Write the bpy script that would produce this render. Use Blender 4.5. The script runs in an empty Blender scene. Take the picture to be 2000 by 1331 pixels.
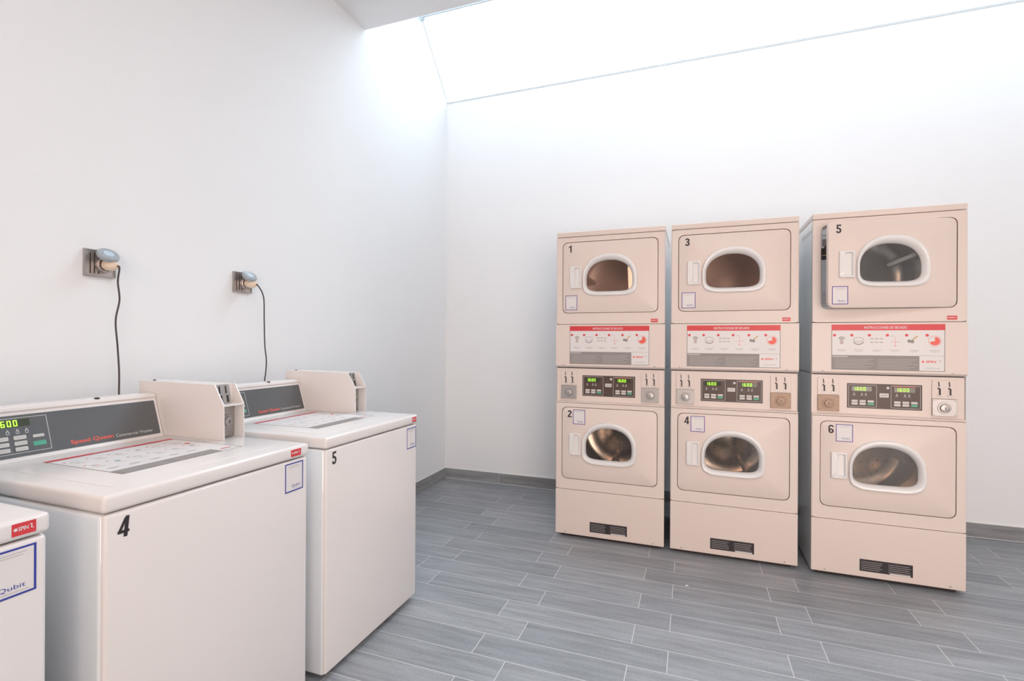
import bpy, bmesh, math, random
from mathutils import Vector, Matrix
R = random.Random(7)
S = bpy.context.scene
C = S.collection
PI = math.pi

# ------------------------------------------------------------------ camera
X0, Y0 = -2.157, 4.109            # left wall, back wall (camera stands at x=0, y=0)
XR, YF = 3.3, -2.7                # right wall, wall behind the camera
ZC = 3.452                        # ceiling
cam_d = bpy.data.cameras.new('camera'); cam = bpy.data.objects.new('camera', cam_d); C.objects.link(cam)
yaw, roll = 0.3495, 0.0053
fw = Vector((-math.sin(yaw), math.cos(yaw), 0)); rt = Vector((math.cos(yaw), math.sin(yaw), 0)); up = Vector((0, 0, 1))
r2 = rt*math.cos(roll) + up*math.sin(roll); u2 = -rt*math.sin(roll) + up*math.cos(roll)
cam.matrix_world = Matrix(((r2.x, u2.x, -fw.x, 0), (r2.y, u2.y, -fw.y, 0), (r2.z, u2.z, -fw.z, 1.2793), (0, 0, 0, 1)))
cam_d.sensor_width = 36; cam_d.lens = 960.6/2000*36; cam_d.shift_y = 0.0005
cam_d.clip_start = 0.02
S.camera = cam

# ------------------------------------------------------------------ sky, lamps, exposure
w = bpy.data.worlds.new('sky'); S.world = w; w.use_nodes = True
bg = w.node_tree.nodes['Background']
bg.inputs[0].default_value = (0.77, 0.895, 1.0, 1); bg.inputs[1].default_value = 6.7
S.view_settings.view_transform = 'Standard'; S.view_settings.look = 'None'
S.view_settings.gamma = 1; S.view_settings.use_curve_mapping = False
S.view_settings.exposure = 0.14

def area(name, loc, rot, sx, sy, power, col, portal=False):
    l = bpy.data.lights.new(name, 'AREA'); l.shape = 'RECTANGLE'; l.size = sx; l.size_y = sy
    l.energy = power; l.color = col
    if portal: l.cycles.is_portal = True
    o = bpy.data.objects.new(name, l); o.location = loc; o.rotation_euler = rot; C.objects.link(o)
    return o
# sampling portal in the sloped skylight (adds no light of its own)
area('skylight_portal', ((X0+XR)/2, (Y0+2.88)/2, (3.505+4.79)/2+0.0), (math.radians(-46.0), 0, 0), XR-X0, 1.75, 1, (1, 1, 1), True)
# warm lamps of the room, behind the camera
WARM = (1.0, 0.66, 0.48)
area('warm_lamp', (0.9, -1.5, 3.30), (math.radians(38), 0, 0), 1.6, 0.5, 8, WARM)
area('warm_lamp', (2.6, -0.6, 3.30), (math.radians(25), 0, math.radians(25)), 0.8, 0.5, 8, WARM)
area('warm_lamp', (-0.7, -2.1, 2.3), (math.radians(80), 0, math.radians(5)), 0.6, 0.5, 12, (1.0, 0.60, 0.40))
# cool fill added over the middle of the room to brighten walls and floor
area('cool_fill_light', (0.5, 0.1, ZC-0.03), (0, 0, 0), 2.4, 1.0, 30, (0.86, 0.93, 1.0))
# large warm fill light added out of view behind the camera
hl = area('warm_fill_light', (1.35, YF+0.12, 1.06), (math.radians(88), 0, math.radians(14)), 3.4, 1.9, 50, (1.0, 0.84, 0.745))
hl.data.spread = math.radians(100)

# ------------------------------------------------------------------ materials
def mat(name, col, rough=0.5, metal=0.0, spec=0.5, coat=0.0, emit=None, es=0.0, noise=0.0, nscale=8.0):
    m = bpy.data.materials.new(name); m.use_nodes = True
    nt = m.node_tree; b = nt.nodes['Principled BSDF']
    b.inputs['Base Color'].default_value = (*col, 1); b.inputs['Roughness'].default_value = rough
    b.inputs['Metallic'].default_value = metal; b.inputs['Specular IOR Level'].default_value = spec
    b.inputs['Coat Weight'].default_value = coat
    if emit:
        b.inputs['Emission Color'].default_value = (*emit, 1); b.inputs['Emission Strength'].default_value = es
    tc = nt.nodes.new('ShaderNodeTexCoord'); n = nt.nodes.new('ShaderNodeTexNoise')
    n.inputs['Scale'].default_value = nscale; n.inputs['Detail'].default_value = 4
    nt.links.new(tc.outputs['Object'], n.inputs['Vector'])
    if noise > 0:
        mx = nt.nodes.new('ShaderNodeMix'); mx.data_type = 'RGBA'
        mx.inputs[6].default_value = (*[c*(1-noise) for c in col], 1); mx.inputs[7].default_value = (*[min(1, c*(1+noise)) for c in col], 1)
        nt.links.new(n.outputs['Fac'], mx.inputs[0]); nt.links.new(mx.outputs[2], b.inputs['Base Color'])
    return m
M = {}
M['paint'] = mat('white_wall_paint', (0.92, 0.928, 0.935), 0.75, noise=0.01, nscale=3)
M['ceil'] = mat('white_ceiling_paint', (0.92, 0.92, 0.925), 0.8, noise=0.01)
M['rear'] = mat('warm_rear_wall', (0.84, 0.77, 0.72), 0.6, noise=0.02)
M['enamel'] = mat('warm_lit_cream_enamel', (0.80, 0.69, 0.63), 0.34, spec=0.3, noise=0.006, nscale=3)  # warm room light on the fronts is partly put into this colour
M['wenamel'] = mat('white_enamel', (0.83, 0.785, 0.76), 0.22, coat=0.1, noise=0.006, nscale=3)
M['cab'] = mat('cool_lit_cabinet_enamel', (0.85, 0.865, 0.88), 0.05, spec=1.0, coat=1.0, noise=0.006, nscale=3)  # same enamel, the cool skylight tone of the sides put into its colour
M['plastic'] = mat('white_plastic', (0.84, 0.82, 0.81), 0.2, coat=0.4)
M['steel'] = mat('brushed_steel', (0.46, 0.44, 0.43), 0.42, 0.9, noise=0.08, nscale=60)
M['brass'] = mat('brassy_steel', (0.46, 0.33, 0.25), 0.6, 0.5, noise=0.08, nscale=60)
M['drumg'] = mat('sky_tinted_stainless_drum', (0.66, 0.69, 0.71), 0.25, 0.6, noise=0.12, nscale=30)  # bluish skylight reflection of the ajar door put into the drum colour
M['drum'] = mat('stainless_drum', (0.55, 0.46, 0.38), 0.25, 0.8, noise=0.12, nscale=40)
M['drumw'] = mat('reflection_tinted_drum', (0.95, 0.66, 0.52), 0.38, 0.1, noise=0.10, nscale=30)  # warm room reflection in the door glass put into the drum colour
M['dark'] = mat('dark_slot', (0.035, 0.03, 0.03), 0.5)
M['base'] = mat('black_feet_and_gap', (0.025, 0.02, 0.02), 0.6)
M['panel'] = mat('charcoal_overlay', (0.125, 0.13, 0.135), 0.22, noise=0.04, nscale=80)
M['brown'] = mat('brown_black_overlay', (0.085, 0.05, 0.042), 0.4, noise=0.04, nscale=80)
M['line'] = mat('light_print', (0.62, 0.62, 0.60), 0.5)
M['button'] = mat('button_white', (0.66, 0.64, 0.60), 0.4)
M['green'] = mat('button_green', (0.10, 0.42, 0.28), 0.4)
M['led'] = mat('green_digits', (0.3, 0.8, 0.05), 0.4, emit=(0.50, 1.0, 0.05), es=1.0)
M['ledbg'] = mat('display_window', (0.05, 0.06, 0.03), 0.15)
M['redled'] = mat('red_print', (0.75, 0.16, 0.10), 0.4)
M['red'] = mat('red_sticker', (0.70, 0.05, 0.06), 0.4, noise=0.04)
M['redtxt'] = mat('red_lettering', (0.85, 0.12, 0.08), 0.4)
M['paper'] = mat('sticker_paper', (0.80, 0.77, 0.76), 0.45)
M['grey'] = mat('grey_print', (0.30, 0.27, 0.26), 0.5)
M['lgrey'] = mat('pale_grey_print', (0.50, 0.47, 0.45), 0.5)
M['ink'] = mat('black_ink', (0.03, 0.025, 0.03), 0.5)
M['pink'] = mat('pink_print', (0.80, 0.45, 0.42), 0.5)
M['tan'] = mat('tan_print', (0.62, 0.45, 0.25), 0.5)
M['blue'] = mat('blue_border', (0.04, 0.06, 0.36), 0.4)
M['purple'] = mat('violet_border', (0.17, 0.10, 0.36), 0.4)
M['paleblue'] = mat('pale_blue_paper', (0.70, 0.80, 0.90), 0.5)
M['cream'] = mat('cream_plug', (0.86, 0.70, 0.55), 0.4)
M['cap'] = mat('grey_rubber_cap', (0.38, 0.43, 0.47), 0.35)
M['capin'] = mat('pale_blue_lens', (0.55, 0.68, 0.78), 0.15)
M['cord'] = mat('black_cord', (0.07, 0.055, 0.055), 0.5)
M['outlet'] = mat('brushed_outlet_steel', (0.58, 0.52, 0.49), 0.35, 0.85, noise=0.1, nscale=50)
M['frame'] = mat('white_aluminium', (0.75, 0.77, 0.77), 0.4)
M['gasket'] = mat('grey_gasket', (0.62, 0.63, 0.63), 0.6)
M['grout'] = mat('white_caulk', (0.82, 0.82, 0.82), 0.6)

def glass(name, refl, tint):
    m = bpy.data.materials.new(name); m.use_nodes = True; nt = m.node_tree
    nt.nodes.remove(nt.nodes['Principled BSDF']); out = nt.nodes['Material Output']
    t = nt.nodes.new('ShaderNodeBsdfTransparent'); t.inputs[0].default_value = (*tint, 1)
    g = nt.nodes.new('ShaderNodeBsdfGlossy'); g.inputs['Roughness'].default_value = 0.02
    fr = nt.nodes.new('ShaderNodeFresnel'); fr.inputs[0].default_value = 1.5
    ad = nt.nodes.new('ShaderNodeMath'); ad.operation = 'ADD'; ad.inputs[1].default_value = refl; ad.use_clamp = True
    mx = nt.nodes.new('ShaderNodeMixShader')
    nt.links.new(fr.outputs[0], ad.inputs[0]); nt.links.new(ad.outputs[0], mx.inputs[0])
    nt.links.new(t.outputs[0], mx.inputs[1]); nt.links.new(g.outputs[0], mx.inputs[2]); nt.links.new(mx.outputs[0], out.inputs[0])
    return m
M['glass'] = glass('skylight_glass', 0.0, (0.97, 0.99, 1.0))
M['dglass'] = glass('dryer_door_glass', 0.015, (0.97, 0.96, 0.95))

def tile(name, ax, phase_x, phase_y, roww, c1, c2, grout, gw=0.0035, off=0.245):
    """grey wood-look porcelain planks; ax = which object axes run along / across the plank"""
    m = bpy.data.materials.new(name); m.use_nodes = True; nt = m.node_tree; L = nt.links; N = nt.nodes.new
    b = nt.nodes['Principled BSDF']
    tc = N('ShaderNodeTexCoord'); sp = N('ShaderNodeSeparateXYZ'); L.new(tc.outputs['Object'], sp.inputs[0])
    def addc(sock, v):
        a = N('ShaderNodeMath'); a.operation = 'ADD'; a.inputs[1].default_value = v; L.new(sock, a.inputs[0]); return a.outputs[0]
    cx = addc(sp.outputs[ax[0]], phase_x); cy = addc(sp.outputs[ax[1]], phase_y)
    cb = N('ShaderNodeCombineXYZ'); L.new(cx, cb.inputs[0]); L.new(cy, cb.inputs[1])
    br = N('ShaderNodeTexBrick'); L.new(cb.outputs[0], br.inputs['Vector'])
    br.offset = off; br.offset_frequency = 2; br.squash = 1.0
    br.inputs['Scale'].default_value = 1; br.inputs['Brick Width'].default_value = 0.608; br.inputs['Row Height'].default_value = roww
    br.inputs['Mortar Size'].default_value = gw/2; br.inputs['Mortar Smooth'].default_value = 0.1; br.inputs['Bias'].default_value = 0
    br.inputs['Color1'].default_value = (*c1, 1); br.inputs['Color2'].default_value = (*c2, 1); br.inputs['Mortar'].default_value = (*c1, 1)
    # streaks along the plank, different on every plank
    mp = N('ShaderNodeVectorMath'); mp.operation = 'MULTIPLY'; mp.inputs[1].default_value = (3.0, 34.0, 1)
    L.new(cb.outputs[0], mp.inputs[0])
    ofs = N('ShaderNodeVectorMath'); ofs.operation = 'ADD'
    rgb = N('ShaderNodeVectorMath'); rgb.operation = 'MULTIPLY'; rgb.inputs[1].default_value = (300, 300, 300)
    L.new(br.outputs['Color'], rgb.inputs[0]); L.new(mp.outputs[0], ofs.inputs[0]); L.new(rgb.outputs[0], ofs.inputs[1])
    n1 = N('ShaderNodeTexNoise'); n1.inputs['Scale'].default_value = 1; n1.inputs['Detail'].default_value = 6; n1.inputs['Roughness'].default_value = 0.65
    L.new(ofs.outputs[0], n1.inputs['Vector'])
    n2 = N('ShaderNodeTexNoise'); n2.inputs['Scale'].default_value = 90; n2.inputs['Detail'].default_value = 2
    L.new(tc.outputs['Object'], n2.inputs['Vector'])
    rp = N('ShaderNodeMapRange'); rp.inputs['From Min'].default_value = 0.3; rp.inputs['From Max'].default_value = 0.7
    rp.inputs['To Min'].default_value = 0.78; rp.inputs['To Max'].default_value = 1.24; L.new(n1.outputs['Fac'], rp.inputs[0])
    r2 = N('ShaderNodeMapRange'); r2.inputs['From Min'].default_value = 0.3; r2.inputs['From Max'].default_value = 0.7
    r2.inputs['To Min'].default_value = 0.94; r2.inputs['To Max'].default_value = 1.06; L.new(n2.outputs['Fac'], r2.inputs[0])
    mu = N('ShaderNodeMath'); mu.operation = 'MULTIPLY'; L.new(rp.outputs[0], mu.inputs[0]); L.new(r2.outputs[0], mu.inputs[1])
    vc = N('ShaderNodeVectorMath'); vc.operation = 'SCALE'; L.new(br.outputs['Color'], vc.inputs[0]); L.new(mu.outputs[0], vc.inputs['Scale'])
    mx = N('ShaderNodeMix'); mx.data_type = 'RGBA'; L.new(br.outputs['Fac'], mx.inputs[0]); L.new(vc.outputs[0], mx.inputs[6])
    mx.inputs[7].default_value = (*grout, 1)
    L.new(mx.outputs[2], b.inputs['Base Color'])
    b.inputs['Roughness'].default_value = 0.42
    bp = N('ShaderNodeBump'); bp.inputs['Strength'].default_value = 0.15; bp.inputs['Distance'].default_value = 0.002
    L.new(n1.outputs['Fac'], bp.inputs['Height']); L.new(bp.outputs[0], b.inputs['Normal'])
    return m
M['floor'] = tile('grey_plank_tile', (0, 1), 0.083+0.608*20, -2.133+0.148*30, 0.148, (0.26, 0.275, 0.292), (0.325, 0.338, 0.355), (0.62, 0.62, 0.62))
M['bb_back'] = tile('grey_skirting_tile_back', (0, 2), 2.07+0.608*4, 1.0, 2.0, (0.27, 0.275, 0.28), (0.34, 0.345, 0.35), (0.55, 0.55, 0.55))
M['bb_side'] = tile('grey_skirting_tile_side', (1, 2), 0.30+0.608*8, 1.0, 2.0, (0.27, 0.275, 0.28), (0.34, 0.345, 0.35), (0.55, 0.55, 0.55))

# ------------------------------------------------------------------ mesh builder
class MB:
    def __init__(s): s.v = []; s.f = []; s.m = []; s.mats = []
    def mi(s, m):
        if m not in s.mats: s.mats.append(m)
        return s.mats.index(m)
    def add(s, vs, fs, m):
        k = len(s.v); s.v += [tuple(v) for v in vs]; i = s.mi(m)
        for f in fs: s.f.append([a+k for a in f]); s.m.append(i)
    def box(s, x0, x1, y0, y1, z0, z1, m, bevel=0.0, seg=2):
        bm = bmesh.new(); bmesh.ops.create_cube(bm, size=1)
        for v in bm.verts:
            v.co = Vector((x0+(x1-x0)*(v.co.x+.5), y0+(y1-y0)*(v.co.y+.5), z0+(z1-z0)*(v.co.z+.5)))
        if bevel: bmesh.ops.bevel(bm, geom=bm.edges[:], offset=bevel, segments=seg, affect='EDGES', profile=0.5)
        s.add([v.co.copy() for v in bm.verts], [[v.index for v in f.verts] for f in bm.faces] if not bm.verts.index_update() else [], m); bm.free()
        return s
    def strip(s, A, B, m, closed=True):
        n = len(A); fs = []
        for i in range(n if closed else n-1):
            j = (i+1) % n; fs.append([i, j, n+j, n+i])
        s.add(list(A)+list(B), fs, m)
    def loops(s, Ls, m):
        for a, b in zip(Ls[:-1], Ls[1:]): s.strip(a, b, m)
    def cap(s, A, m): s.add(A, [list(range(len(A)))], m)
    def prism(s, pts, ax, a0, a1, m):
        """extrude a 2-D outline along an axis: ax 'x' -> pts are (y,z)"""
        def P(p, a):
            return {'x': (a, p[0], p[1]), 'y': (p[0], a, p[1]), 'z': (p[0], p[1], a)}[ax]
        A = [P(p, a0) for p in pts]; B = [P(p, a1) for p in pts]
        s.strip(A, B, m); s.cap(A[::-1], m); s.cap(B, m)
    def lathe(s, c, axis, prof, m, n=32, caps=True):
        """prof = [(distance along axis, radius)...]"""
        ax = Vector(axis).normalized(); t = Vector((0, 0, 1)) if abs(ax.z) < .9 else Vector((1, 0, 0))
        a = ax.cross(t).normalized(); b = ax.cross(a); c = Vector(c)
        Ls = [[c+ax*d+(a*math.cos(k*2*PI/n)+b*math.sin(k*2*PI/n))*r for k in range(n)] for d, r in prof]
        s.loops(Ls, m)
        if caps: s.cap(Ls[0][::-1], m); s.cap(Ls[-1], m)
    def tube(s, pts, r, m, n=10):
        pts = [Vector(p) for p in pts]; Ls = []
        for i, p in enumerate(pts):
            d = (pts[min(i+1, len(pts)-1)]-pts[max(i-1, 0)]).normalized()
            t = Vector((1, 0, 0)) if abs(d.x) < .9 else Vector((0, 1, 0))
            a = d.cross(t).normalized(); b = d.cross(a)
            Ls.append([p+(a*math.cos(k*2*PI/n)+b*math.sin(k*2*PI/n))*r for k in range(n)])
        s.loops(Ls, m); s.cap(Ls[0][::-1], m); s.cap(Ls[-1], m)
    def build(s, name, parent=None, smooth=None, loc=None, recalc=True):
        me = bpy.data.meshes.new(name); me.from_pydata(s.v, [], s.f)
        for m in s.mats: me.materials.append(M[m])
        me.polygons.foreach_set('material_index', s.m)
        bm = bmesh.new(); bm.from_mesh(me); bmesh.ops.remove_doubles(bm, verts=bm.verts, dist=1e-6)
        if recalc: bmesh.ops.recalc_face_normals(bm, faces=bm.faces)
        bm.to_mesh(me); bm.free()
        if smooth:
            me.polygons.foreach_set('use_smooth', [True]*len(me.polygons)); me.set_sharp_from_angle(angle=math.radians(smooth))
        me.update()
        o = bpy.data.objects.new(name, me); C.objects.link(o)
        if parent: o.parent = parent
        if loc: o.location = loc
        return o

# --- 2-D outlines
def rrect(x0, x1, y0, y1, r, n=8):
    P = []
    for cx, cy, a in ((x1-r, y0+r, -PI/2), (x1-r, y1-r, 0), (x0+r, y1-r, PI/2), (x0+r, y0+r, PI)):
        for k in range(n+1):
            t = a+PI/2*k/n; P.append((cx+r*math.cos(t), cy+r*math.sin(t)))
    return P
def window_shape(x0, x1, z0, z1, split=0.40, n=96, eu=2.2, el=4.6):
    cx = (x0+x1)/2; cz = z0+(z1-z0)*split; P = []
    for k in range(n):
        t = 2*PI*k/n; c, s_ = math.cos(t), math.sin(t); e, h = (eu, z1-cz) if s_ >= 0 else (el, cz-z0)
        P.append((cx+(x1-x0)/2*math.copysign(abs(c)**(2/e), c), cz+h*math.copysign(abs(s_)**(2/e), s_)))
    return P
def radial(P, c, n=144):
    """resample a convex outline by angle about c"""
    out = []
    for k in range(n):
        t = 2*PI*k/n; d = (math.cos(t), math.sin(t)); best = None
        for i in range(len(P)):
            a = (P[i][0]-c[0], P[i][1]-c[1]); q = P[(i+1) % len(P)]; e = (q[0]-c[0]-a[0], q[1]-c[1]-a[1])
            den = d[0]*e[1]-d[1]*e[0]
            if abs(den) < 1e-12: continue
            tt = (a[0]*e[1]-a[1]*e[0])/den; u = (a[0]*d[1]-a[1]*d[0])/den
            if tt > 0 and -1e-6 <= u <= 1+1e-6 and (best is None or tt > best): best = tt
        out.append((c[0]+d[0]*best, c[1]+d[1]*best))
    return out
def shrink(P, c, k): return [(c[0]+(p[0]-c[0])*k, c[1]+(p[1]-c[1])*k) for p in P]
def at(P, y): return [(p[0], y, p[1]) for p in P]

# --- flat printing on a surface
_cache = {}
def text_geo(s, bold=0.0):
    if (s, bold) in _cache: return _cache[(s, bold)]
    cu = bpy.data.curves.new('t', 'FONT'); cu.body = s; cu.offset = bold; cu.resolution_u = 3
    o = bpy.data.objects.new('t', cu); C.objects.link(o)
    dg = bpy.context.evaluated_depsgraph_get(); me = bpy.data.meshes.new_from_object(o.evaluated_get(dg))
    vs = [(v.co.x, v.co.y) for v in me.vertices]; fs = [list(p.vertices) for p in me.polygons]
    bpy.data.objects.remove(o); bpy.data.curves.remove(cu); bpy.data.meshes.remove(me)
    xs = [v[0] for v in vs]; ys = [v[1] for v in vs]
    g = ([((x-min(xs))/(max(xs)-min(xs)), (y-min(ys))/(max(ys)-min(ys))) for x, y in vs], fs)
    _cache[(s, bold)] = g; return g
class Print(MB):
    """origin o, unit vectors U, V; N = outward. coordinates (u,v) in metres"""
    def __init__(s, o, U, V, N):
        super().__init__(); s.o = Vector(o); s.U = Vector(U).normalized(); s.V = Vector(V).normalized(); s.N = Vector(N).normalized()
    def P(s, u, v, h): return s.o+s.U*u+s.V*v+s.N*h
    def sheet(s, u0, v0, u1, v1, h, m, r=0.0, base=0.0):
        pts = rrect(u0, u1, v0, v1, r, 4) if r else [(u0, v0), (u1, v0), (u1, v1), (u0, v1)]
        A = [s.P(u, v, base) for u, v in pts]; B = [s.P(u, v, h) for u, v in pts]
        s.strip(A, B, m); s.cap(B, m)
    def rect(s, u0, v0, u1, v1, h, m): s.cap([s.P(u0, v0, h), s.P(u1, v0, h), s.P(u1, v1, h), s.P(u0, v1, h)], m)
    def poly(s, pts, h, m): s.cap([s.P(u, v, h) for u, v in pts], m)
    def border(s, u0, v0, u1, v1, t, h, m, r=0.0):
        if r:
            A = rrect(u0, u1, v0, v1, r, 4); B = rrect(u0+t, u1-t, v0+t, v1-t, max(r-t, .0003), 4)
        else:
            A = [(u0, v0), (u1, v0), (u1, v1), (u0, v1)]; B = [(u0+t, v0+t), (u1-t, v0+t), (u1-t, v1-t), (u0+t, v1-t)]
        s.strip([s.P(*p, h) for p in A], [s.P(*p, h) for p in B], m)
    def disc(s, u, v, r, h, m, a0=0, a1=2*PI, n=24, rv=None):
        rv = rv or r; full = a1-a0 > 6.28
        pts = [(u+r*math.cos(a0+(a1-a0)*k/n), v+rv*math.sin(a0+(a1-a0)*k/n)) for k in range(n if full else n+1)]
        if not full: pts.append((u, v))
        s.poly(pts, h, m)
    def ring(s, u, v, r, t, h, m, n=28, rv=None, a0=0, a1=2*PI):
        rv = rv or r; full = a1-a0 > 6.28; K = n if full else n+1
        A = [s.P(u+r*math.cos(a0+(a1-a0)*k/n), v+rv*math.sin(a0+(a1-a0)*k/n), h) for k in range(K)]
        B = [s.P(u+(r-t)*math.cos(a0+(a1-a0)*k/n), v+(rv-t)*math.sin(a0+(a1-a0)*k/n), h) for k in range(K)]
        s.strip(A, B, m, closed=full)
    def bar(s, u0, v0, u1, v1, t, h, m):
        d = Vector((u1-u0, v1-v0)).normalized()*t/2; n = Vector((-d.y, d.x))
        s.poly([(u0+n.x, v0+n.y), (u0-n.x, v0-n.y), (u1-n.x, v1-n.y), (u1+n.x, v1+n.y)], h, m)
    def text(s, t, u0, v0, wd, ht, h, m, bold=0.0, slant=0.0):
        vs, fs = text_geo(t, bold)
        s.add([s.P(u0+x*wd+slant*y*ht, v0+y*ht, h) for x, y in vs], fs, m)
    def stroke(s, pts, t, h, m):
        """mitred polyline of width t"""
        P = [Vector(p) for p in pts]; A = []; B = []
        for i, p in enumerate(P):
            d0 = (p-P[i-1]).normalized() if i else (P[1]-p).normalized(); d1 = (P[i+1]-p).normalized() if i < len(P)-1 else d0
            n0 = Vector((-d0.y, d0.x)); n1 = Vector((-d1.y, d1.x)); n = n0+n1; n = n/max(n.length_squared/2, .35)
            A.append(s.P(*(p+n*t/2), h)); B.append(s.P(*(p-n*t/2), h))
        s.strip(A, B, m, closed=False)
    def seven(s, txt, u0, v0, wd, ht, h, m):
        """seven-segment digits"""
        SEG = {'0': 'abcdef', '1': 'bc', '6': 'acdefg'}; n = len(txt); cw = wd/n; w_ = cw*.68; t = ht*.15
        for i, ch in enumerate(txt):
            x = u0+i*cw; g = t*.15
            R_ = {'a': (x+g, v0+ht-t, x+w_-g, v0+ht), 'd': (x+g, v0, x+w_-g, v0+t), 'g': (x+g, v0+ht/2-t/2, x+w_-g, v0+ht/2+t/2),
                  'f': (x, v0+ht/2, x+t, v0+ht), 'e': (x, v0, x+t, v0+ht/2), 'b': (x+w_-t, v0+ht/2, x+w_, v0+ht), 'c': (x+w_-t, v0, x+w_, v0+ht/2)}
            for k in SEG[ch]: s.rect(*R_[k], h+(.00005 if k in 'adg' else 0), m)
    def out(s, name, parent, **k): return s.build(name, parent, recalc=False, **k)

def empty(name, loc, label, cat, group=None, rz=0.0):
    o = bpy.data.objects.new(name, None); C.objects.link(o); o.location = loc; o.rotation_euler = (0, 0, rz)
    o.empty_display_size = 0.1
    o['label'] = label; o['category'] = cat
    if group: o['group'] = group
    return o
def struct(o): o['kind'] = 'structure'; return o

# ------------------------------------------------------------------ the room
T = 0.12; ZG = 4.80               # wall thickness, top of the skylight well
b = MB(); b.box(X0-T, XR+T, YF-T, Y0+T, -0.12, 0, 'floor'); struct(b.build('floor'))
b = MB(); b.box(X0-T, X0, YF-T, Y0+T, 0, ZG+0.1, 'paint'); struct(b.build('wall_left'))
b = MB(); b.box(X0, XR, Y0, Y0+T, 0, 3.490, 'paint'); struct(b.build('wall_back'))
b = MB(); b.box(XR, XR+T, YF-T, Y0+T, 0, ZG+0.1, 'paint'); struct(b.build('wall_right'))
b = MB(); b.box(X0, XR, YF-T, YF, 0, ZC+0.2, 'rear'); struct(b.build('wall_front'))
b = MB(); b.box(X0, XR, YF, 2.880, ZC, ZC+0.14, 'ceil'); b.box(X0, XR, 2.76, 2.880, ZC+0.14, ZG, 'ceil'); struct(b.build('ceiling'))
# invented opening frame around the added fill light, out of view
g = MB()
for a, c_, d_, e_ in ((-.51, -.45, .05, 2.07), (3.15, 3.21, .05, 2.07), (-.51, 3.21, .05, .11), (-.51, 3.21, 2.01, 2.07)): g.box(a, c_, YF, YF+.05, d_, e_, 'frame')
struct(g.build('fill_light_frame'))
# baseboards of the same tile, with a white caulk bead on top
def baseboard(name, seg, axis, m, side):
    g = MB()
    if axis == 'x':
        g.box(seg[0], seg[1], seg[2]-0.010, seg[2], 0, 0.0925, m); g.box(seg[0], seg[1], seg[2]-0.008, seg[2], 0.0925, 0.0965, 'grout')
        g.box(seg[0], seg[1], seg[2]-0.013, seg[2]-0.010, 0, 0.0025, 'grout')
    else:
        a, c = (seg[2], seg[2]+0.010*side); g.box(min(a, c), max(a, c), seg[0], seg[1], 0, 0.0925, m)
        a, c = (seg[2], seg[2]+0.008*side); g.box(min(a, c), max(a, c), seg[0], seg[1], 0.0925, 0.0965, 'grout')
    return struct(g.build(name))
baseboard('baseboard_back', (X0+0.010, XR-0.010, Y0), 'x', 'bb_back', 1)
baseboard('baseboard_left', (YF, Y0-0.0, X0), 'y', 'bb_side', 1)
baseboard('baseboard_right', (YF, Y0, XR), 'y', 'bb_side', -1)
# sloped skylight rising from the top of the back wall towards the room
g0 = Vector((0, Y0+0.005, 3.503)); g1 = Vector((0, 2.885, 3.503+(Y0+.005-2.885)*1.055)); sd = (g1-g0).normalized(); sn = Vector((0, sd.z, -sd.y)); sn = -sn if sn.z < 0 else sn
def slopebar(g, t0, t1, d0, d1, x0, x1, m):
    pts = [(g0+sd*t0+sn*d0), (g0+sd*t1+sn*d0), (g0+sd*t1+sn*d1), (g0+sd*t0+sn*d1)]
    g.prism([(p.y, p.z) for p in pts], 'x', x0, x1, m)
LEN = (g1-g0).length
sk = MB(); sk.box(X0, XR, Y0-0.004, Y0+T, 3.490, 3.506, 'gasket')
slopebar(sk, LEN-0.06, LEN, -0.02, 0.05, X0, XR, 'frame')
win = struct(sk.build('window_1'))
q = MB(); slopebar(q, 0.0, LEN, 0.004, 0.016, X0, XR, 'glass'); q.build('glass_pane', win)
tb = 0.700
q = MB(); slopebar(q, tb, tb+0.030, -0.022, 0.004, X0, XR, 'frame'); slopebar(q, tb-0.008, tb, -0.012, 0.004, X0, XR, 'gasket')
q.box(X0, X0+0.03, g0.y+sd.y*tb-0.012, g0.y+sd.y*tb+0.012, g0.z+sd.z*tb-0.03, g0.z+sd.z*tb-0.005, 'gasket')
q.build('glazing_bar', win)

# ------------------------------------------------------------------ shared decals
FR = dict(U=(1, 0, 0), V=(0, 0, 1), N=(0, -1, 0))       # a surface facing the machine's front
def pay_sticker(parent, x0, x1, z0, z1, y, border, thin=False):
    p = Print((x0, y, z0), **FR); W, H = x1-x0, z1-z0
    p.sheet(0, 0, W, H, 0.0006, 'paper'); h = 0.0009
    p.border(0, 0, W, H, 0.0042, h, border)
    for k, (a, c) in enumerate(((.14, .84), (.22, .78))):
        p.rect(W*a, H*(.88-.055*k), W*c, H*(.895-.055*k), h, 'lgrey')
    p.text('Qubit', W*.36, H*.135, W*.46, H*.115, h, 'blue', bold=0.0)
    p.rect(W*.42, H*.085, W*.88, H*.10, h, 'lgrey')
    o = p.out('payment_sticker', parent); o['label'] = 'white sticker with a %s border' % ('blue' if border == 'blue' else 'violet'); return o
def badge(parent, x0, x1, z0, z1, y):
    p = Print((x0, y, z0), **FR); W, H = x1-x0, z1-z0
    p.sheet(0, 0, W, H, 0.0007, 'red', r=.001); h = .001
    p.disc(W*.15, H*.52, H*.13, h, 'paper'); p.text('SPIN', W*.26, H*.36, W*.42, H*.34, h, 'paper', bold=.02)
    p.bar(W*.74, H*.72, W*.82, H*.72, H*.08, h, 'paper'); p.bar(W*.82, H*.72, W*.80, H*.4, H*.08, h, 'paper'); p.rect(W*.84, H*.36, W*.9, H*.42, h, 'paper')
    o = p.out('brand_badge', parent); o['label'] = 'small red badge with white lettering'; return o
def arc_(cx, cy, rx, ry, a0, a1, n=10): return [(cx+rx*math.cos(math.radians(a0+(a1-a0)*k/n)), cy+ry*math.sin(math.radians(a0+(a1-a0)*k/n))) for k in range(n+1)]
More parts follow.
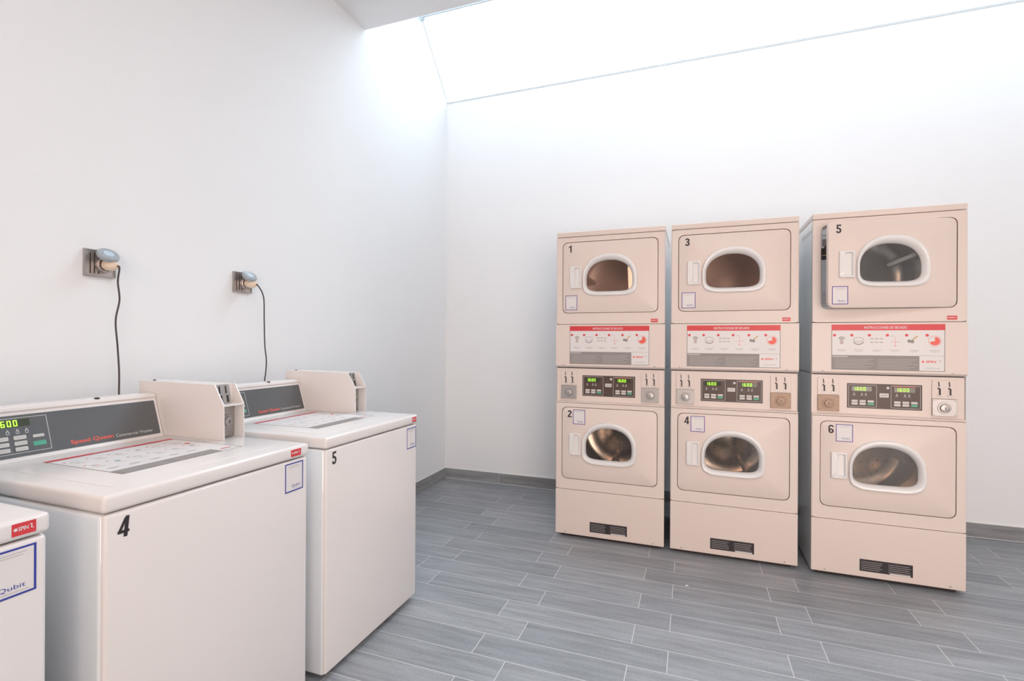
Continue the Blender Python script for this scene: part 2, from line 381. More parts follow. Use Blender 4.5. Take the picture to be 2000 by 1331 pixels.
# heavy condensed figures, drawn on a 0.56 x 1 field with strokes 0.2 wide
GLYPH = {
 '1': [([(.36, 0), (.36, 1.0)], .22), ([(.06, .74), (.20, .78), (.34, .93)], .15)],
 '2': [(arc_(.28, .72, .18, .19, 175, -30)+[(.34, .48), (.12, .20), (.11, .0)], .19), ([(.02, .085), (.56, .085)], .17)],
 '3': [(arc_(.27, .73, .18, .18, 170, -80), .19), (arc_(.27, .28, .19, .19, 80, -170), .19), ([(.18, .52), (.34, .52)], .13)],
 '4': [([(.40, 0), (.40, 1.0)], .20), ([(.34, .93), (.09, .30)], .15), ([(.0, .27), (.56, .27)], .16)],
 '5': [([(.08, .915), (.52, .915)], .17), ([(.16, .98), (.14, .50)], .17), ([(.13, .54), (.20, .575)]+arc_(.27, .32, .19, .235, 80, -165), .18)],
 '6': [(arc_(.28, .73, .18, .18, 5, 180)+[(.10, .28)], .18), (arc_(.28, .28, .18, .19, 100, 462, 24), .18)],
}
def number(parent, t, x0, z0, wd, ht, y, slant=0.0):
    p = Print((x0, y, z0), **FR); k = wd/.56
    for i, (pts, th) in enumerate(GLYPH[t]):
        p.stroke([(a*k+slant*b_*ht, b_*ht) for a, b_ in pts], th*(k+ht)/2*(.92 if t != '1' else .8), 0.0007+.00012*i, 'ink')
    o = p.out('number_decal', parent); o['label'] = 'black number ' + t; return o
def instruction(parent, o, U, V, N, W, H, title, name='instruction_sticker'):
    """red header, six numbered pictures with captions, grey notice block and logo box"""
    p = Print(o, U, V, N); p.sheet(0, 0, W, H, 0.0006, 'paper'); h = .0010; h2 = .0014
    p.border(0, 0, W, H, .003, h, 'grey')
    p.rect(0, H*.872, W, H, h2, 'red')
    p.text(title, W*.30, H*.905, W*.38, H*.055, h2+.0003, 'paper', bold=.01)
    p.rect(0, 0, W*.785, H*.325, h2, 'grey'); p.rect(W*.01, H*.275, W*.15, H*.31, h2+.0003, 'lgrey')
    for c0, c1 in ((.03, .385), (.425, .765)):
        for k in range(7):
            e = c1-(0, .03, .05, .0, .08, .02, .06)[k]
            p.rect(W*c0, H*(.235-.032*k), W*e, H*(.243-.032*k), h2+.0003, 'lgrey')
    p.rect(W*.785, H*.325, W, H*.333, h2, 'lgrey')
    p.disc(W*.815, H*.205, H*.022, h2, 'redtxt'); p.text('SPIN', W*.84, H*.18, W*.085, H*.05, h2, 'redtxt', bold=.02)
    p.bar(W*.945, H*.24, W*.965, H*.23, H*.01, h2, 'pink'); p.bar(W*.965, H*.23, W*.955, H*.185, H*.01, h2, 'pink')
    p.rect(W*.83, H*.065, W*.96, H*.075, h2, 'lgrey')
    for k, bx in enumerate((.028, .188, .348, .508, .675, .850)):
        p.disc(W*bx, H*.765, H*.030, h, 'red'); 
        cx = W*(bx+.065); p.rect(cx-W*.045, H*.435, cx+W*.045, H*.445, h, 'lgrey'); p.rect(cx-W*.03, H*.41, cx+W*.03, H*.418, h, 'lgrey')
    v = H*.64
    # garment
    u = W*.095
    p.poly([(u-W*.035, v+H*.06), (u-W*.012, v+H*.10), (u+W*.012, v+H*.10), (u+W*.035, v+H*.06), (u+W*.024, v+H*.03), (u+W*.016, v+H*.045), (u+W*.016, v-H*.07), (u-W*.016, v-H*.07), (u-W*.016, v+H*.045), (u-W*.024, v+H*.03)], h, 'lgrey')
    p.poly([(u-W*.01, v-H*.03), (u+W*.012, v-H*.03), (u, v+H*.02)], h2, 'pink')
    # basket
    u = W*.25; p.ring(u, v+H*.03, W*.05, H*.014, h, 'lgrey', rv=H*.055); p.ring(u, v-H*.0, W*.05, H*.02, h2, 'grey', rv=H*.085, a0=PI*1.08, a1=PI*1.92)
    # settings
    for r_ in range(2):
        for c_ in range(3): p.rect(W*(.355+.042*c_), v+H*(.035-.075*r_), W*(.387+.042*c_), v+H*(.058-.075*r_), h, 'lgrey')
    # crossing arrows
    u = W*.575; p.bar(u-W*.035, v+H*.10, u-W*.01, v+H*.12, H*.012, h, 'lgrey'); p.bar(u, v+H*.10, u+W*.002, v-H*.10, H*.010, h, 'pink'); p.bar(u-W*.04, v-H*.02, u+W*.05, v-H*.02, H*.010, h2, 'pink'); p.disc(u+W*.002, v-H*.10, H*.02, h2, 'pink')
    # coins
    u = W*.725; p.disc(u-W*.028, v+H*.0, W*.016, h, 'grey', rv=H*.035); p.disc(u-W*.002, v-H*.01, W*.018, h2, 'grey', rv=H*.035); p.bar(u+W*.0, v+H*.03, u+W*.045, v+H*.11, H*.028, h2, 'tan')
    # timer
    u = W*.915; p.ring(u, v, H*.115, H*.012, h, 'pink'); p.disc(u, v, H*.088, h2, 'redtxt', a0=-PI*.95, a1=PI*.5)
    ob = p.out(name, parent); ob['label'] = 'instruction sticker with a red header and a grey notice block'; return ob

def lid_sticker(parent, o, W, H):
    p = Print(o, (1, 0, 0), (0, 1, 0), (0, 0, 1)); p.sheet(0, 0, W, H, .0006, 'paper'); h = .0010; h2 = .0014
    p.border(0, 0, W, H, .0025, h, 'grey'); p.rect(0, H*.945, W, H, h2, 'red'); p.text('INSTRUCCIONES DE LAVADO', W*.33, H*.957, W*.32, H*.03, h2+.0003, 'paper')
    p.rect(W*.0, 0, W*.80, H*.155, h2, 'grey')
    for k in range(4): p.rect(W*.03, H*(.03+.03*k), W*(.38-.02*(k % 3)), H*(.038+.03*k), h2+.0003, 'lgrey'); p.rect(W*.42, H*(.03+.03*k), W*(.77-.03*(k % 2)), H*(.038+.03*k), h2+.0003, 'lgrey')
    p.text('SPIN', W*.85, H*.07, W*.09, H*.035, h2, 'redtxt', bold=.02)
    rr = random.Random(3)
    for row, v in enumerate((.76, .50, .28)):
        for c_ in range(6 if row < 2 else 5):
            u = W*(.09+.155*c_); y = H*v
            if row == 2: p.rect(u-W*.04, y, u+W*.045, y+H*.008, h, 'lgrey'); p.rect(u-W*.04, y-H*.02, u+W*.03, y-H*.012, h, 'lgrey'); continue
            p.disc(u-W*.045, y+H*.05, W*.009, h, 'red')
            kind = (c_+row*2) % 4
            if kind == 0: p.ring(u, y, W*.026, W*.005, h, 'lgrey', rv=H*.03)
            elif kind == 1: p.bar(u-W*.02, y+H*.02, u+W*.02, y-H*.02, H*.012, h, 'pink'); p.rect(u-W*.022, y-H*.035, u+W*.022, y-H*.028, h, 'lgrey')
            elif kind == 2: p.rect(u-W*.02, y-H*.025, u-W*.002, y+H*.02, h, 'lgrey'); p.rect(u+W*.004, y-H*.025, u+W*.02, y+H*.005, h, 'pink')
            else: p.disc(u, y, W*.022, h, 'grey' if c_ != 1 else 'green', a0=PI, a1=2*PI); p.bar(u-W*.01, y+H*.01, u+W*.02, y+H*.03, H*.008, h, 'lgrey')
            p.rect(u-W*.035, y-H*.075, u+W*.035, y-H*.068, h, 'lgrey')
    p.disc(W*.90, H*.62, W*.030, h2, 'redtxt', a0=-PI*.95, a1=PI*.5)
    ob = p.out('instruction_sticker', parent); ob['label'] = 'instruction sticker with a thin red top edge and a grey block'; return ob

# ------------------------------------------------------------------ stacked dryer
DW, DD = 0.683, 0.640
def dryer_door(root, zb, zt, wz0, wz1, num, sticker, open_deg=0.0, brown=True, ax=0.0):
    """door with window, bezel, handle, number and sticker; hinge on the right edge"""
    x0, x1 = 0.043, 0.639; th = 0.026; wc = ((0.197+0.485)/2, (wz0+wz1)/2)
    hinge = bpy.data.objects.new
    outer = radial(rrect(x0, x1, zb, zt, 0.030), wc); win_o = radial(window_shape(0.197, 0.485, wz0, wz1), wc)
    k = MB(); e = .004; cc = ((x0+x1)/2, (zb+zt)/2)
    ins = radial(rrect(x0+e, x1-e, zb+e, zt-e, 0.027), wc)
    hole = shrink(win_o, wc, 1.10)
    k.loops([at(shrink(hole, wc, 1.0), th), at(outer, th), at(outer, e*.6), at(ins, 0), at(hole, 0), at(hole, th)], 'enamel')
    def hx(o):
        return o
    off = Vector((x1, 0, 0))
    k.v = [(v[0]-x1, v[1], v[2]) for v in k.v]
    d = k.build('dryer_door', root, smooth=35); d.location = (x1, 0.0, 0)
    d.rotation_euler = (0, 0, math.radians(open_deg))
    # bezel
    bz = radial(window_shape(0.174, 0.517, wz0-0.031, wz1+0.041, split=.42), wc)
    def mix(t): return [(a[0]+(c_[0]-a[0])*t, a[1]+(c_[1]-a[1])*t) for a, c_ in zip(bz, win_o)]
    g = MB(); g.loops([at(mix(0), 0.0), at(mix(.03), -.010), at(mix(.14), -.0155), at(mix(.42), -.0165), at(mix(.62), -.012), at(mix(.86), -.001), at(mix(.97), .010), at(mix(1.0), .014)], 'plastic')
    g.v = [(v[0]-x1, v[1], v[2]) for v in g.v]; g.build('window_bezel', d, smooth=50)
    g = MB(); ww = shrink(win_o, wc, 1.04); g.strip(at(ww, .010), at(ww, .014), 'dglass'); g.cap(at(ww, .010)[::-1], 'dglass'); g.cap(at(ww, .014), 'dglass')
    g.v = [(v[0]-x1, v[1], v[2]) for v in g.v]; g.build('window_glass', d)
    # pocket handle
    hz = wz0+(wz1-wz0)*.46; g = MB(); hc = (0.138, hz)
    A = radial(rrect(.092, .165, hz-.070, hz+.070, .006), hc, 96); A2 = radial(rrect(.094, .163, hz-.068, hz+.068, .005), hc, 96)
    B = radial(rrect(.119, .158, hz-.063, hz+.063, .004), hc, 96); B2 = radial(rrect(.125, .152, hz-.057, hz+.057, .003), hc, 96)
    g.loops([at(A, 0), at(A, -.012), at(A2, -.014), at(B, -.014), at(B2, -.0005)], 'plastic'); g.cap(at(B2, -.0005), 'plastic')
    g.v = [(v[0]-x1, v[1], v[2]) for v in g.v]; g.build('door_handle', d, smooth=40)
    n0 = (0.077, zt-0.064) if num in '135' else (0.078, zt-0.064)
    number(d, num, n0[0]-x1, n0[1], 0.028, 0.046, 0)
    sx0, sx1, sz0, sz1 = sticker; pay_sticker(d, sx0-x1, sx1-x1, sz0, sz1, 0, 'purple')
    return d

def unit_front(root, z0, z1, dz0, dz1, cz, name='front_panel'):
    """sheet-metal front with a rounded opening for the door and a recessed bulkhead with round drum opening"""
    wc = (.341, (dz0+dz1)/2); e = .005
    O = radial([(0, z0), (DW, z0), (DW, z1), (0, z1)], wc, 192); I = radial([(e, z0+.0015), (DW-e, z0+.0015), (DW-e, z1-.0015), (e, z1-.0015)], wc, 192)
    Hh = radial(rrect(.0395, .6425, dz0-.0035, dz1+.0035, .032), wc, 192)
    circ = [(.341+.205*math.cos(t*PI/48), cz+.205*math.sin(t*PI/48)) for t in range(96)]; Cc = radial(circ, wc, 192)
    k = MB(); k.loops([at(O, .02), at(O, .004), at(I, 0), at(Hh, 0), at(Hh, .034)], 'enamel')
    f = k.build(name, root)
    k = MB(); k.loops([at(Hh, .034), at(Cc, .034), at(Cc, .060)], 'enamel'); k.build('bulkhead', f)
    return f
def drum(root, cz, m, ang):
    k = MB(); r = .262; c = (.341, .060, cz); n = 72
    k.lathe(c, (0, 1, 0), [(0, .205), (.004, r-.01), (.02, r), (.16, r), (.165, r-.006), (.17, r), (.33, r), (.335, r-.006), (.34, r), (.495, r), (.51, r-.02), (.51, .12), (.500, .10), (.500, .001)], m, n=n, caps=False)
    for j in range(3):
        a = ang+j*2*PI/3; ra = Vector((math.cos(a), 0, math.sin(a))); ta = Vector((-ra.z, 0, ra.x)); o = Vector(c)
        A = [o+ra*(r+.001)+ta*(-.035)+Vector((0, y, 0)) for y in (.03, .48)]
        ridge = [o+ra*(r-.085)+ta*s_*.010+Vector((0, y, 0)) for s_ in (-1, 1) for y in (.045, .465)]
        B = [o+ra*(r+.001)+ta*(.035)+Vector((0, y, 0)) for y in (.03, .48)]
        k.add([A[0], A[1], ridge[0], ridge[1], ridge[2], ridge[3], B[0], B[1]], [[0, 1, 3, 2], [2, 3, 5, 4], [4, 5, 7, 6], [0, 2, 4, 6], [1, 7, 5, 3]], m)
    # perforations as small dark studs on the rear plate
    for ring_, cnt in (((.06, 10), (.10, 16), (.15, 24), (.19, 30)) if m == 'drum' else ()):
        for i in range(cnt):
            a = i*2*PI/cnt; y = .568 if ring_ > .12 else .559
            x = .341+ring_*math.cos(a); z = cz+ring_*math.sin(a); s_ = .0028
            k.add([(x-s_, y, z-s_), (x+s_, y, z-s_), (x+s_, y, z+s_), (x-s_, y, z+s_)], [[0, 1, 2, 3]], 'dark')
    o = k.build('drum', root, smooth=40); return o

def coin_unit(root, x0, x1, zs, m):
    """two coin slots above a steel lock plate"""
    y = .022; cx = (x0+x1)/2
    k = MB(); k.box(x0, x1, y-.006, y+.004, .993, 1.088, 'enamel', .0015)
    u = k.build('coin_acceptor', root)
    for sx in (cx-.022, cx+.022):
        g = MB(); z = 1.006
        g.prism([(sx-.002, z+.050), (sx+.0015, z+.050), (sx-.001, z+.074), (sx-.0045, z+.074)], 'y', y-.0095, y-.006, 'dark')
        g.box(sx-.0065, sx-.001, y-.009, y-.006, z+.036, z+.044, 'dark')
        g.box(sx-.0005, sx+.0055, y-.011, y-.006, z+.006, z+.040, 'dark', .001)
        g.box(sx-.008, sx+.011, y-.012, y-.006, z+.000, z+.004, 'steel')
        g.build('coin_slot', u)
    k = MB(); k.box(x0, x1, y-.010, y+.004, .903, .991, m, .0015)
    l = k.build('lock_plate', root)
    if m == 'brass': l['label'] = 'brassy lock plate'
    g = MB(); zc = .945
    g.lathe((cx, y-.010, zc), (0, -1, 0), [(0, .031), (.003, .030), (.003, .026), (.001, .025), (.001, .0215), (.009, .0195), (.010, .017), (.010, .0001)], m)
    g.box(cx-.0012, cx+.0012, y-.0215, y-.019, zc-.006, zc+.006, 'dark')
    g.build('lock', l, smooth=35)
    g = MB()
    for a, c_ in ((x0+.008, .911), (x1-.008, .911), (x0+.008, .983), (x1-.008, .983)):
        g = MB(); g.lathe((a, y-.010, c_), (0, -1, 0), [(0, .0038), (.0012, .0034), (.0016, .002)], m, n=12)
        g.build('screw', l, smooth=35)

def dryer(loc, rz, a, c_, label, open_deg, warm, plates, ang):
    root = empty('stacked_dryer', loc, label, 'dryer', 'stacked dryers along the back wall', rz)
    # cabinet: two open-fronted sheet-metal boxes, the upper one a little wider at its foot
    k = MB()
    for z0, z1 in ((.022, 1.108), (1.112, 1.957)):
        F = [(0, .012, z0), (DW, .012, z0), (DW, .012, z1), (0, .012, z1)]; Bk = [(0, DD, z0), (DW, DD, z0), (DW, DD, z1), (0, DD, z1)]
        k.strip(F, Bk, 'cab'); k.cap(Bk, 'cab')
    k.box(.003, DW-.003, .02, DD-.01, 1.104, 1.116, 'dark')
    k.build('cabinet', root)
    k = MB(); k.box(0, DW, -.001, DD, 1.9600, 1.9930, 'enamel', .005, 3); k.build('top_panel', root, smooth=40)
    k = MB(); k.box(.03, DW-.03, .03, DD-.02, .002, .024, 'base'); k.build('gap_shade_block', root)  # black block stands in for the shaded gap under the cabinet
    for fx in (.05, DW-.05):
        for fy in (.06, DD-.05):
            g = MB(); g.lathe((fx, fy, 0), (0, 0, 1), [(0, .022), (.010, .020), (.012, .008), (.024, .008)], 'base', n=16); g.build('foot', root)
    # toe panel
    k = MB(); k.box(0, DW, 0, .02, .022, .3125, 'enamel', .003); t = k.build('toe_panel', root)
    p = Print((.227, 0, .054), **FR); p.sheet(0, 0, .235, .064, .0006, 'ink'); h = .0009
    for c0, c1 in ((.03, .44), (.55, .97)):
        for i in range(5):
            p.rect(.235*c0, .064*(.16+.155*i), .235*(c1-R.random()*.06), .064*(.19+.155*i), h, 'lgrey')
    p.rect(.135, .001, .225, .007, h, 'paper')
    o = p.out('warning_label', t); o['label'] = 'black warning label with fine pale print'
    g = MB()
    for sx in (.065, DW-.065):
        g = MB(); g.lathe((sx, 0, .036), (0, -1, 0), [(0, .0045), (.0018, .004), (.0024, .002)], 'steel', n=12)
        g.build('screw', t)
    # lower unit
    unit_front(root, .3145, .8785, .386, .848, .617)
    drum(root, .617, 'drum', ang)
    dryer_door(root, .386, .848, .520, .721, c_, (.114, .194, .741, .836))
    # control panel (set back) with ledge
    k = MB()
    k.prism([(.0, .8805), (.0, .886), (.020, .8925), (.022, .896), (.022, 1.1085), (.05, 1.1085), (.05, .8805)], 'x', 0.001, DW-.001, 'enamel')
    cp = k.build('control_panel', root)
    k = MB(); k.box(.171, .505, .0195, .024, .926, 1.059, 'brown', .0012)
    ov = k.build('control_overlay', root)
    p = Print((.171, .0195, .926), **FR); h = .0004; Wd, Hd = .334, .133
    for u0 in (.006, .198):
        p.border(u0, .007, u0+.129, .126, .0016, h, 'line', r=.003)
        p.sheet(u0+.015, .092, u0+.106, .117, h, 'ledbg')
        p.seven('1600', u0+.022, .0955, .062, .018, h+.0004, 'led')
        if u0 > .1: p.rect(u0+.01, .121, u0+.11, .124, h+.0003, 'redled')
        for q_ in (.026, .062, .080):
            p.bar(u0+q_-.004, .071, u0+q_, .083, .002, h, 'line'); p.bar(u0+q_+.004, .071, u0+q_, .083, .002, h, 'line'); p.rect(u0+q_-.005, .068, u0+q_+.005, .070, h, 'line')
    p.out('panel_print', ov)
    fo = (.171, .0195, .926)
    def btn(x, z0, w_, h_, m_, mark=False):
        p = Print(fo, **FR); p.sheet(x, z0, x+w_, z0+h_, .0014, m_, r=.0015)
        if mark: p.rect(x+.005, z0+.009, x+w_-.005, z0+.0125, .0017, 'grey')
        o = p.out('button', ov)
        if m_ == 'green': o['label'] = 'green start button'
    for u0 in (.006, .198):
        for i in range(3):
            x = u0+.014+.037*i
            btn(x, .033, .028, .011, 'button'); btn(x, .018, .028, .012, 'green' if i == 2 else 'button')
    btn(.147, .062, .041, .022, 'button', True)
    g = MB(); g.lathe((.171+.184, .0195, .926+.113), (0, -1, 0), [(0, .0075), (.003, .007), (.004, .004)], 'button', n=20); g.build('indicator', ov, smooth=40)
    coin_unit(root, .031, .133, 0, plates[0]); coin_unit(root, .545, .648, 0, plates[1])
    # upper unit: instruction panel, then door section
    k = MB(); k.prism([(.012, 1.110), (.001, 1.118), (-.003, 1.122), (-.003, 1.386), (0, 1.3885), (.03, 1.3885), (.03, 1.110)], 'x', -0.001, DW+.001, 'enamel')
    ip = k.build('instruction_panel', root)
    instruction(ip, (.091, -.003, 1.133), (1, 0, 0), (0, 0, 1), (0, -1, 0), .500, .245, 'INSTRUCCIONES DE SECADO')
    g = MB()
    for sx in (.05, DW-.06):
        g = MB(); g.lathe((sx, -.003, 1.126), (0, -1, 0), [(0, .005), (.0018, .0045), (.0024, .002)], 'steel', n=12)
        g.build('screw', ip)
    fp = unit_front(root, 1.3905, 1.9575, 1.465, 1.922, 1.690)
    badge(fp, .600, .641, 1.400, 1.421, 0)
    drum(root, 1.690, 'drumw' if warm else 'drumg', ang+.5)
    dryer_door(root, 1.465, 1.922, 1.602, 1.800, a, (.060, .138, 1.482, 1.578), open_deg)
    if open_deg:
        p = Print((.048, .034, 1.47), **FR)
        p.sheet(0, 0, .085, .44, .0006, 'paleblue', r=.004); p.rect(.0, .27, .085, .335, .0009, 'ink'); p.rect(.004, .293, .08, .297, .0012, 'tan'); p.rect(.004, .345, .08, .385, .0009, 'grey')
        p.disc(.042, .335, .028, .0009, 'ink', a0=0, a1=PI); p.rect(.035, .13, .038, .26, .0009, 'blue')
        for i in range(6): p.rect(.006, .01+.014*i, .08, .016+.014*i, .0009, 'lgrey')
        p.rect(.004, .40, .05, .412, .0009, 'lgrey')
        o = p.out('inner_label', root); o['label'] = 'pale blue label inside the door opening'
    return root
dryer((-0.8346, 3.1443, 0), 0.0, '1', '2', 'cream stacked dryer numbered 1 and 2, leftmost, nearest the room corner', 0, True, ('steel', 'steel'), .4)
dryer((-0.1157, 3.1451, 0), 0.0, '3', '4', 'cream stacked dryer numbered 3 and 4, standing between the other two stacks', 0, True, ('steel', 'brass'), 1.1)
dryer((0.6297, 3.1298, 0), -0.0053, '5', '6', 'cream stacked dryer numbered 5 and 6, its upper door ajar', 10.2, False, ('brass', 'steel'), 2.0)

# ------------------------------------------------------------------ top-load washer (front faces +x after turning)
WW, WD = 0.650, 0.735
def washer(y0, num, label, st, bd, nm):
    root = empty('coin_washer', (-1.2816, y0, 0), label, 'washing machine', 'coin washers along the left wall', PI/2)
    k = MB(); k.box(0, WW, .004, WD, .022, .868, 'cab', .010, 3); k.build('cabinet', root, smooth=40)
    k = MB(); k.box(.004, WW-.004, -.006, .020, .026, .8675, 'wenamel', .009, 4); fp = k.build('front_panel', root, smooth=40)
    k = MB(); k.box(-.001, WW+.001, -.009, WD, .8715, .914, 'wenamel', .010, 4); tp = k.build('top_panel', root, smooth=40)
    for fx in (.06, WW-.06):
        for fy in (.07, WD-.06):
            g = MB(); g.lathe((fx, fy, 0), (0, 0, 1), [(0, .022), (.010, .020), (.012, .008), (.026, .008)], 'base', n=16); g.build('foot', root)
    k = MB(); k.box(.055, .560, .055, .585, .912, .9152, 'wenamel', .001, 3); lid = k.build('lid', root, smooth=40)
    lid_sticker(lid, (.140, .152, .9152), .375, .350)
    # console
    X1 = .5595
    prof = [(.600, .9135), (.604, .9185), (.648, 1.054), (.644, 1.060), (.646, 1.068), (.656, 1.073), (.720, 1.072), (.735, 1.066), (.735, .9135)]
    k = MB(); k.prism(prof, 'x', .001, X1, 'wenamel'); con = k.build('console', root, smooth=30)
    bmv = Vector((0, .044, .1355)).normalized(); nrm = Vector((0, -bmv.z, bmv.y)); o0 = Vector((.012, .604, .9185))+bmv*.006
    p = Print(o0, (1, 0, 0), bmv, nrm); W_, H_ = .5385, .1275
    p.sheet(0, 0, W_, H_, .0012, 'panel', r=.003); h = .0015
    p.out('console_overlay', con)
    p = Print(o0, (1, 0, 0), bmv, nrm)
    p.border(.020, .010, .204, H_-.008, .0016, h, 'line', r=.003)
    p.sheet(.045, .092, .160, .114, h+.0003, 'ledbg'); p.seven('1600', .077, .0935, .058, .019, h+.0007, 'led')
    for q_ in (.105, .128, .150):
        p.bar(q_-.004, .074, q_, .084, .002, h, 'line'); p.bar(q_+.004, .074, q_, .084, .002, h, 'line'); p.rect(q_-.004, .070, q_+.004, .072, h, 'line')
    p.text('Speed Queen', .255, .008, .125, .0175, h, 'redtxt', bold=.02)
    p.text('Commercial Washer', .388, .011, .125, .011, h, 'line')
    p.out('console_print', con)
    def btn(x, v0, w_, h_, m_):
        p = Print(o0, (1, 0, 0), bmv, nrm); p.sheet(x, v0, x+w_, v0+h_, h+.001, m_, r=.002)
        if m_ != 'green': p.rect(x+.005, v0+h_*.42, x+w_-.005, v0+h_*.55, h+.0013, 'lgrey')
        o = p.out('button', con)
        if m_ == 'green': o['label'] = 'green start button'
    for r_ in range(3):
        for c_ in range(3): btn(.032+.042*c_, .017+.0175*r_, .030, .012, 'button')
    btn(.162, .052, .028, .009, 'button'); btn(.160, .026, .032, .014, 'green')
    g = MB(); g.lathe((.366, .655, 1.0715), (0, 0, 1), [(0, .0085), (.003, .008), (.0045, .004)], 'dark', n=16); g.build('screw', con)
    # coin box: two cheeks, sloped coin chute, shelf and lock recess
    cx0, cx1 = .5616, .6490; zt = 1.114
    side = [(.742, .9145), (.742, 1.118), (.341, zt), (.297, 1.042), (.294, .9145)]
    k = MB(); k.prism(side, 'x', cx0, cx0+.004, 'wenamel'); k.prism(side, 'x', cx1-.004, cx1, 'wenamel')
    k.prism([(.738, .9145), (.738, 1.1175), (.356, 1.1135), (.352, 1.060), (.352, .9145)], 'x', cx0+.004, cx1-.004, 'wenamel')
    cb = k.build('coin_box', root)
    g = MB(); g.prism([(.360, 1.1120), (.352, 1.1120), (.338, 1.043), (.360, 1.043)], 'x', cx0+.0045, cx1-.020, 'steel')
    for sx in (cx0+.024, cx0+.050):
        g.prism([(.3520, 1.106), (.3485, 1.107), (.3430, 1.080), (.3465, 1.079)], 'x', sx, sx+.003, 'dark')
        g.prism([(.3460, 1.074), (.3400, 1.072), (.3350, 1.048), (.3400, 1.046)], 'x', sx+.003, sx+.0065, 'dark')
    g.build('coin_chute', cb)
    g = MB(); g.box(cx0+.004, cx1-.004, .298, .352, 1.036, 1.042, 'wenamel'); g.build('shelf', cb)
    g = MB(); g.box(cx0+.006, cx1-.006, .340, .3525, .918, 1.034, 'steel', .001)
    g.lathe((cx0+.052, .340, .975), (0, -1, 0), [(0, .026), (.003, .025), (.003, .018), (.010, .016), (.012, .013), (.012, .0001)], 'steel')
    g.box(cx0+.051, cx0+.053, .3265, .3285, .969, .981, 'dark')
    g.build('lock_plate', cb, smooth=35)
    g = MB(); g.lathe((cx0+.03, .70, 1.1165), (0, 0, 1), [(0, .006), (.003, .0055), (.004, .003)], 'dark', n=12); g.build('screw', cb)
    badge(tp, bd[0], bd[1], bd[2], bd[3], -.009)
    pay_sticker(fp, st[0], st[1], st[2], st[3], -.006, 'blue')
    if num: number(fp, num, nm[0], nm[1], .026, .049, -.006, .10 if num == '4' else 0)
    return root
washer(-0.0050, None, 'white top-load washer cut off by the lower left corner, nearest the camera', (.530, .627, .760, .857), (.586, .625, .881, .906), None)
washer(0.7444, '4', 'white top-load coin washer with black number 4 on its front', (.543, .624, .762, .860), (.566, .611, .881, .904), (.030, .805))
washer(1.4816, '5', 'white top-load coin washer with black number 5, nearest the room corner', (.556, .638, .757, .856), (.600, .636, .881, .904), (.034, .806))

# ------------------------------------------------------------------ outlets and cords on the left wall
def outlet(y, label):
    root = empty('wall_outlet', (X0, y, 1.5700), label, 'outlet', 'outlets above the washers')
    k = MB(); k.box(0, .006, -.052, .052, -.049, .049, 'outlet', .001)
    for a in (-.034, -.020, -.006): k.box(.006, .0072, a, a+.003, -.040, .040, 'dark')
    k.build('plate', root)
    k = MB()
    for z in (-.0515, .0475): k.box(0, .012, -.054, .054, z, z+.004, 'steel')
    for yy in (-.054, .050): k.box(0, .012, yy, yy+.004, -.0475, .0475, 'steel')
    k.build('rim', root)
    k = MB(); k.lathe((.006, .012, -.005), (1, 0, 0), [(0, .030), (.016, .030), (.020, .027), (.020, .024), (.008, .022), (.008, .0001)], 'outlet'); k.build('socket', root, smooth=35)
    k = MB(); ax = Vector((.66, -.05, .74)).normalized()
    k.lathe((.052, .002, .031), ax, [(-.012, .020), (-.012, .032), (-.006, .036), (.003, .036), (.008, .032), (.007, .026), (.004, .018)], 'cap', caps=False)
    k.lathe((.052, .002, .031), ax, [(.0035, .019), (.0085, .017), (.0095, .0001)], 'capin', caps=False)
    k.lathe((.052, .002, .031), ax, [(-.012, .0205), (-.013, .0001)], 'cap', caps=False)
    k.box(.004, .030, -.006, .012, .040, .049, 'cap', .002)
    cp = k.build('hinged_cap', root, smooth=35); cp['label'] = 'grey round cap hinged up above the socket'
    return root
outlet(1.241, 'steel wall outlet with grey flip cap, the left one of the two')
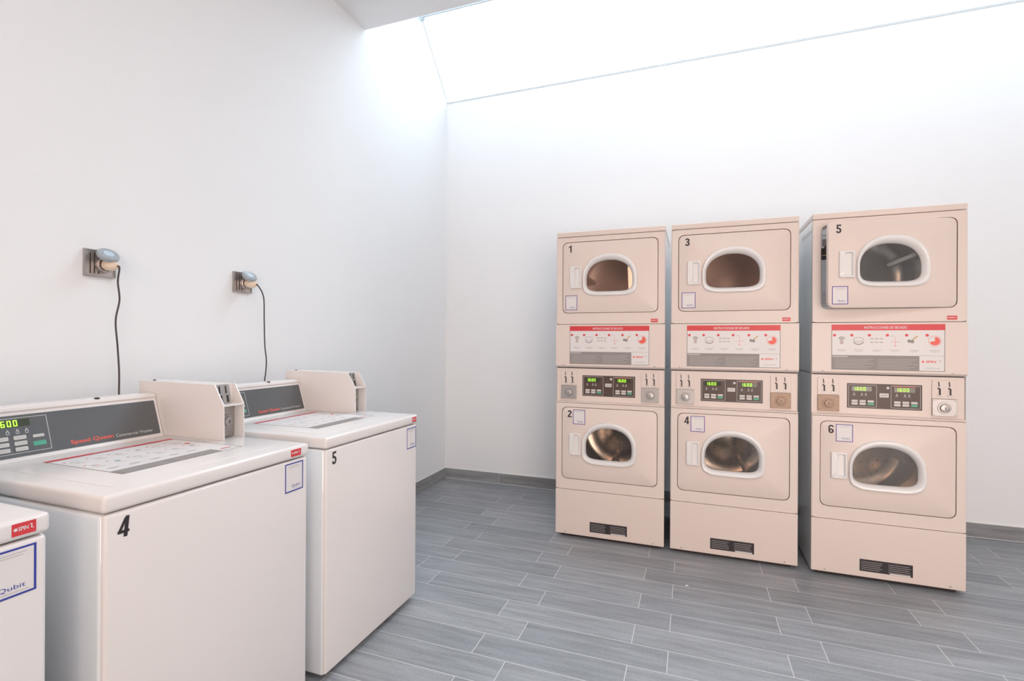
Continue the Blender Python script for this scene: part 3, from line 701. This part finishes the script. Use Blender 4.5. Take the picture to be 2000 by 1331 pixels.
outlet(1.884, 'steel wall outlet with grey flip cap, the right one nearer the room corner')
def catmull(P, n=8):
    P = [Vector(p) for p in P]; out = []
    for i in range(len(P)-1):
        a = P[max(i-1, 0)]; b_ = P[i]; c_ = P[i+1]; d = P[min(i+2, len(P)-1)]
        for k in range(n):
            t = k/n; out.append(.5*((2*b_)+(c_-a)*t+(2*a-5*b_+4*c_-d)*t*t+(3*b_-a-3*c_+d)*t**3))
    return out+[P[-1]]
def cord(y, pts, label):
    root = empty('power_cord', (X0, y, 1.5725), label, 'power cord', 'power cords of the washers')
    k = MB(); c0 = (.024, .012, -.006); ax = (1, 0.0, -.14)
    k.lathe(c0, ax, [(0, .017), (.004, .0205), (.038, .0205), (.046, .017), (.060, .012), (.066, .008)], 'cream', n=24)
    pl = k.build('plug', root, smooth=40); pl['label'] = 'cream plug'
    e = Vector(c0)+Vector(ax).normalized()*.062
    P = [e, e+Vector((.010, .003, -.006))]+[Vector((x, py-y, pz-1.5725)) for x, py, pz in pts]
    k = MB(); k.tube(catmull(P), .0031, 'cord'); k.build('cable', root, smooth=60)
cord(1.241, [(-2.08-X0, 1.262, 1.50), (-2.08-X0, 1.268, 1.43), (-2.08-X0, 1.255, 1.35), (-2.08-X0, 1.262, 1.25), (.077, 1.268, 1.15), (.077, 1.268, 1.05), (.08, 1.268, .80)], 'dark cord hanging from the left outlet down behind washer number 4')
cord(1.884, [(.077, 1.95, 1.50), (.077, 1.955, 1.38), (.077, 1.96, 1.25), (.077, 1.97, 1.17), (.077, 1.965, 1.10), (.077, 1.96, 1.05), (.08, 1.96, .80)], 'dark cord hanging from the right outlet down behind washer number 5')

# crumb of paper lying on the tiles
g = MB(); pts = [(0, 0), (.010, -.002), (.017, .004), (.012, .010), (.002, .008)]
g.prism(pts, 'z', 0.0002, 0.0022, 'grout')
o = g.build('paper_scrap'); o.location = (-0.024, 2.735, 0)
o['label'] = 'tiny white paper scrap lying on the grey tiles before the dryers'; o['category'] = 'paper scrap'
